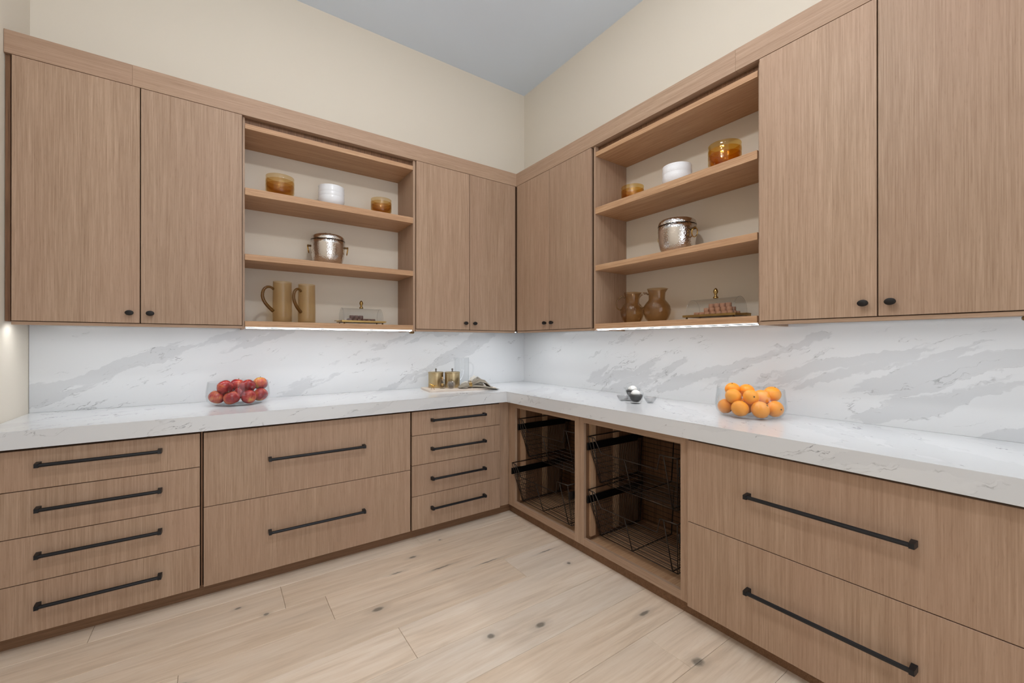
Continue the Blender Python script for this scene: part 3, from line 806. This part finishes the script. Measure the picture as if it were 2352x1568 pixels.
app = [(-.107, .030, .052, .042, (.2, .3, .4), 'red and yellow apple at the bottom left of the bowl'),
       (-.034, .080, .048, .042, (-.3, .2, 2.0), 'dark purple-red apple at the front of the bowl'),
       (.050, .080, .048, .0405, (-1.45, .1, .6), 'orange-red apple low at the front, blossom end showing'),
       (.112, .015, .052, .041, (.5, .6, 3.0), 'dark red apple at the bottom right of the bowl'),
       (-.068, .036, .106, .043, (-1.35, -.2, .55), 'large red apple leaning out at the upper left, blossom end showing'),
       (-.007, -.030, .113, .040, (.1, .3, 1.2), 'red apple at the back centre of the heap'),
       (.048, .030, .109, .0405, (.7, .5, 2.2), 'orange-red apple in the upper middle of the heap'),
       (.112, -.022, .117, .0415, (.2, -.4, 4.0), 'red apple at the upper right, highest of the heap'),
       (.008, .010, .068, .038, (.4, .2, 5.0), 'orange-red apple half hidden in the middle of the heap'),
       (-.050, -.065, .050, .042, (.1, .1, 5.5), 'red apple hidden low at the back left of the bowl'),
       (.045, -.075, .050, .042, (.1, .4, .9), 'red apple hidden low at the back right of the bowl')]
for dx, dd, z, r, rot, lab in app: apple(P(AC, dx, dd, z), r, rot, lab)

def orange(pos, r, rot, label):
    t = thing('orange', label, 'orange', tuple(pos)); t.rotation_euler = rot; t['group'] = 'oranges in the glass bowl'
    prof = [(0 if i in (0, 20) else r*math.sin(PI*i/20), -r*.94*math.cos(PI*i/20)+(-.05*r if i == 20 else 0)) for i in range(21)]
    obj('peel', L(prof, 32), ORANGE, t, smooth=True)
    bm = bmesh.new()
    for k in range(5):
        a = 2*PI*k/5; tube(bm, [(0, 0, r*.90), (.0035*math.cos(a), .0035*math.sin(a), r*.935)], .0016, 5)
    obj('stem_button', bm, STEM, t)
org = [(-.108, .018, .046, .038, (2.2, .2, 0), 'orange at the bottom left of the bowl'),
       (-.042, .080, .047, .040, (.4, .2, 0), 'orange low at the front left of the bowl'),
       (.044, .080, .047, .041, (.9, .1, 0), 'orange low at the front right of the bowl'),
       (.106, .025, .048, .039, (1.5, .1, -.4), 'orange at the bottom right with its stem button showing'),
       (-.072, .040, .100, .038, (.3, .6, 0), 'orange in the second layer, left'),
       (.005, .055, .102, .037, (1.40, 0, -.72), 'orange in the centre with dark stem button facing the room'),
       (.050, .005, .098, .039, (.1, .3, 0), 'orange tucked behind the centre one'),
       (-.078, -.030, .128, .036, (.1, -.3, 0), 'orange at the top left, highest of the heap'),
       (-.014, -.050, .121, .037, (.2, .2, 0), 'orange at the top middle, behind the others'),
       (.097, -.030, .114, .039, (.3, .1, 0), 'orange at the upper right of the heap'),
       (-.02, -.01, .048, .039, (.1, .5, 0), 'orange hidden at the bottom middle of the heap'),
       (.04, -.08, .049, .040, (.1, .5, 0), 'orange hidden low at the back right of the heap'),
       (-.06, -.085, .049, .040, (.1, .5, 0), 'orange hidden low at the back left of the heap')]
for dx, dd, z, r, rot, lab in org: orange(P(OC, dx, dd, z), r, rot, lab)

# ---------------------------------------------------------------- coffee cups and cut-glass dishes
def coffee_cup(x, y, z, rz, label):
    t = thing('glass_coffee_cup', label, 'cup', (x, y, z), rz, 'double-walled coffee cups')
    o = obj('cup', L([(0, 0), (.026, 0), (.030, .003), (.040, .022), (.0465, .045), (.0470, .066), (.0445, .0665), (.043, .045), (.034, .022), (.018, .010), (0, .008)], 44), CLEAR, t, smooth=True)
    obj('coffee', L([(0, .0095), (.018, .0115), (.0325, .024), (.0405, .044), (.0415, .054), (0, .055)], 36), COFFEE, t, smooth=True)
    bm = L([(0, .052), (.026, .0545), (.029, .060), (.024, .072), (.012, .081), (0, .084)], 28, wob=lambda j, i: 1+.05*math.sin(2*PI*j*5+i)); obj('cream', bm, CREAMM, t, smooth=True)
    bm = bmesh.new(); tube(bm, bez((.044, 0, .052), (.085, 0, .060), (.075, 0, .010), (.036, 0, .014), 12), .0036, 9); obj('handle', bm, CLEAR, t, smooth=True)
coffee_cup(-.352, -1.607, ZC, math.radians(-35), 'glass cup of black coffee topped with cream, front cup on the worktop')
coffee_cup(-.262, -1.512, ZC+.012, math.radians(-20), 'glass cup of black coffee topped with cream, behind the front cup')
tag(obj('glass_coaster', L([(0, 0), (.048, 0), (.052, .003), (.052, .010), (.048, .0118), (0, .0118)], 40), CUTG, loc=(-.262, -1.512, ZC), smooth=True), 'round clear glass coaster under the rear coffee cup', 'coaster')
def dish(x, y, rz, label, sx=1.0):
    flute = lambda j, i: 1+.045*math.cos(2*PI*j*16)
    o = obj('cut_glass_dish', L([(0, 0), (.018, 0), (.022, .004), (.030, .018), (.036, .034), (.034, .034), (.027, .018), (.016, .006), (0, .005)], 64, wob=flute, sx=sx), CUTG, loc=(x, y, ZC), rot=(0, 0, rz), smooth=True)
    tag(o, label, 'dish', 'cut glass dishes')
dish(-.315, -1.480, .2, 'small clear cut-glass dish left of the coffee cups', 1.2)
dish(-.255, -1.640, .5, 'small clear cut-glass dish right of the coffee cups', 1.25)

# ---------------------------------------------------------------- board with canisters by the corner
bm = bmesh.new()
out = []
L3, W3, rc = .27, .145, .02
for cx, cy, a0 in ((L3-rc, W3-rc, 0), (-L3+rc, W3-rc, 90), (-L3+rc, -W3+rc, 180), (L3-rc, -W3+rc, 270)):
    for i in range(7):
        a = math.radians(a0+15*i); out.append((cx+rc*math.cos(a), cy+rc*math.sin(a)))
lo = [bm.verts.new((x, y, 0)) for x, y in out]; hi = [bm.verts.new((x, y, .014)) for x, y in out]
bm.faces.new(lo[::-1]); bm.faces.new(hi)
for i in range(len(out)): bm.faces.new((lo[i], lo[(i+1) % len(out)], hi[(i+1) % len(out)], hi[i]))
bmesh.ops.bevel(bm, geom=[e for e in bm.edges if all(abs(v.co.z-.014) < 1e-6 for v in e.verts)], offset=.003, segments=2, affect='EDGES')
o = obj('serving_board', bm, BOARD, loc=(-.860, -.275, ZC), rot=(0, 0, math.radians(-9))); tag(o, 'pale stone serving board under the brass canisters near the corner', 'board')
ZBRD = ZC+.0142
def canister(x, y, label):
    t = thing('brass_canister', label, 'canister', (x, y, ZBRD), 0, 'brass canisters')
    o = obj('body', L([(0, 0), (.058, 0), (.0595, .002), (.0595, .112), (0, .1125)], 56), CANM, t, smooth=True); autosmooth(o, 40)
    l = obj('lid', L([(0, .1127), (.0605, .1127), (.062, .1145), (.0615, .121), (.057, .124), (.02, .1265), (0, .1265)], 56), CANM, t, smooth=True); autosmooth(l, 40)
    obj('lid_knob', L([(0, .1265), (.0075, .1265), (.0075, .129), (.004, .131), (.0045, .134), (.0075, .139), (.0075, .147), (.0055, .151), (0, .152)], 20), GREYMET, l, smooth=True)
canister(-1.007, -.172, 'brass canister with grey lid knob, left of the pair')
canister(-.896, -.240, 'brass canister with grey lid knob, right of the pair, beside the pitcher')
t = thing('glass_pitcher', 'tall clear glass pitcher standing behind the right canister', 'pitcher', (-.765, -.155, ZC+.0142), math.radians(-30))
spout = lambda j, i: 1+(.12*math.exp(-((min(abs(j-.5), 1))/.04)**2) if i in (4, 5, 6) else 0)
o = obj('body', L([(0, 0), (.056, 0), (.060, .004), (.060, .10), (.060, .225), (.061, .232), (.058, .232), (.0575, .225), (.0575, .012), (0, .010)], 48, wob=spout), CLEAR, t, smooth=True)
bm = bmesh.new(); tube(bm, bez((.059, 0, .188), (.115, 0, .200), (.100, 0, .075), (.060, 0, .070), 14), .006, 10); obj('handle', bm, CLEAR, t, smooth=True)

t = thing('glass_oil_bottle', 'pear-shaped glass bottle with cork stopper in front of the canisters', 'bottle', (-1.005, -.288, ZBRD))
o = obj('bottle', L([(0, 0), (.018, 0), (.024, .006), (.027, .020), (.024, .036), (.017, .048), (.0155, .056), (.018, .068), (.016, .071), (.013, .056), (.020, .036), (.021, .018), (0, .010)], 32), thin_glass('clear_bottle_glass', (.9, .88, .84, 1), 1.6), t, smooth=True)
obj('filling', L([(0, .011), (.012, .012), (.0165, .02), (.0165, .030), (.008, .040), (0, .041)], 24), BRASS, t, smooth=True)
obj('stopper', L([(0, .060), (.005, .060), (.003, .072), (.003, .080), (.0055, .084), (.004, .090), (0, .091)], 16), CORK, t, smooth=True)
t = thing('cut_glass_jar', 'round cut-glass jar with short stem in front of the right canister', 'jar', (-.950, -.325, ZBRD))
obj('jar', L([(0, 0), (.014, 0), (.024, .006), (.032, .022), (.032, .036), (.024, .052), (.010, .059), (0, .060)], 40, wob=lambda j, i: 1+.03*math.cos(2*PI*j*12+i)), CUTG, t, smooth=True)
obj('core', L([(0, .006), (.016, .010), (.022, .028), (.016, .046), (0, .050)], 10), thin_glass('smoked_cut_glass', (.6, .55, .48, 1), 1.6, .05, bumpy=120), t)
bm = bmesh.new(); tube(bm, [(0, 0, .058), (0, 0, .074)], .0018, 8); obj('stem', bm, DBRASS, t)
# little brass bird
t = thing('brass_bird', 'tiny brass bird figurine at the left end of the stone board', 'figurine', (-1.095, -.300, ZBRD), math.radians(-30))
bm = bmesh.new(); tube(bm, [(-.024, 0, .044), (-.012, 0, .038), (0, 0, .030), (.012, 0, .026), (.022, 0, .030)], .005, 10, radii=[.0015, .004, .0085, .0075, .0035])
tube(bm, [(.018, 0, .030), (.024, 0, .031), (.034, 0, .028)], .004, 8, radii=[.0045, .0045, .0008]); obj('body', bm, GOLD, t, smooth=True)
bm = bmesh.new(); tube(bm, [(-.002, .004, .024), (-.008, .005, .004), (-.012, .005, .001)], .0016, 6); tube(bm, [(.008, -.004, .022), (.012, -.005, .003), (.018, -.005, .001)], .0016, 6); obj('legs', bm, GOLD, t)

# ---------------------------------------------------------------- folded napkins with a brass ring
def fan(pts, widths, side, amp, waves, nu=30, nv=28, ph=0.0, th=.0022, lift=0.0):
    """cloth pulled together at its start and opening out along pts"""
    bm = bmesh.new(); grid = []
    pts = [Vector(p) for p in pts]
    for i in range(nu+1):
        s = i/nu*(len(pts)-1); k = min(int(s), len(pts)-2); f = s-k
        p = pts[k].lerp(pts[k+1], f); wdt = widths[k]*(1-f)+widths[k+1]*f; a = amp[k]*(1-f)+amp[k+1]*f
        rowv = []
        for j in range(nv+1):
            v = j/nv-.5
            z = a*(.5+.5*math.sin(v*waves*2*PI+ph+i*.05)) + lift*i/nu*(1-abs(v)*2)
            rowv.append(bm.verts.new(p+Vector(side)*(v*wdt+.15*a*math.sin(v*waves*4*PI+ph))+Vector((0, 0, z+.0015))))
        grid.append(rowv)
    for i in range(nu):
        for j in range(nv): bm.faces.new((grid[i][j], grid[i+1][j], grid[i+1][j+1], grid[i][j+1]))
    bm.normal_update()
    low = [[bm.verts.new(v.co-v.normal*th) for v in row_] for row_ in grid]
    for i in range(nu):
        for j in range(nv): bm.faces.new((low[i][j], low[i][j+1], low[i+1][j+1], low[i+1][j]))
    for i in range(nu):
        for j in (0, nv): bm.faces.new((grid[i][j], low[i][j], low[i+1][j], grid[i+1][j]))
    for j in range(nv):
        for i in (0, nu): bm.faces.new((grid[i][j], grid[i][j+1], low[i][j+1], low[i][j]))
    return bm
NAPZ = ZBRD+.001
def napkin(px, py, rz, label, mat, layers, tail, z0=0.0, k=1.3):
    t = thing('linen_napkin', label, 'napkin', (px, py, NAPZ+z0), rz, 'folded linen napkins')
    for nm, (pts, wd, amp, waves, ph, lift) in layers:
        obj(nm, fan([(a, b, c*k if c > 0 else c) for a, b, c in pts], [q*1.15 for q in wd], (0, 1, 0), amp, waves, ph=ph, lift=lift), mat, t, smooth=True)
    obj('gathered_tail', fan(*tail), mat, t, smooth=True)
    bm = bmesh.new(); n = 28; A = []
    for (xx, rr) in ((-.0125, .0), (.0125, .0), (.0125, .002), (-.0125, .002)):
        A.append([bm.verts.new((xx, (.023+rr)*math.cos(2*PI*j/n), .0225+(.020+rr)*math.sin(2*PI*j/n))) for j in range(n)])
    for i in range(4):
        for j in range(n): bm.faces.new((A[i][j], A[i][(j+1) % n], A[(i+1) % 4][(j+1) % n], A[(i+1) % 4][j]))
    o = obj('napkin_ring', bm, BRASS, t, smooth=True); autosmooth(o, 50)
    return t
TAIL = ([(.004, 0, .006), (-.02, 0, .006), (-.055, 0, .002), (-.090, 0, 0)], [.030, .050, .075, .05], (0, 1, 0), [.026, .034, .026, .006], 2.5)
napkin(-.812, -.375, math.radians(-10), 'grey-green linen napkin fanned out of a brass ring, front of the board', LINEN1, [
    ('lower_fold', ([(-.004, 0, .004), (.04, 0, .002), (.10, -.01, -.002), (.17, -.02, -.012), (.215, -.03, -.014)], [.030, .060, .11, .14, .10], [.020, .020, .018, .012, .004], 2.5, .6, .0)),
    ('upper_fold', ([(-.004, 0, .014), (.03, .01, .020), (.075, .02, .034), (.125, .02, .026), (.175, .02, -.008), (.21, .02, -.013)], [.026, .05, .085, .10, .11, .10], [.014, .020, .022, .020, .012, .004], 1.8, 2.6, .006))], TAIL)
napkin(-.748, -.262, math.radians(14), 'pale linen napkin in a brass ring behind the grey-green one', LINEN2, [
    ('lower_fold', ([(-.004, 0, .004), (.03, 0, .004), (.07, 0, .002), (.12, 0, 0)], [.030, .055, .09, .09], [.020, .024, .020, .006], 2.5, 1.6, .0)),
    ('upper_fold', ([(-.004, 0, .016), (.02, 0, .034), (.05, 0, .048), (.085, -.01, .030), (.11, -.01, .004)], [.026, .05, .07, .08, .07], [.014, .018, .02, .018, .006], 1.6, .4, .004))], TAIL)
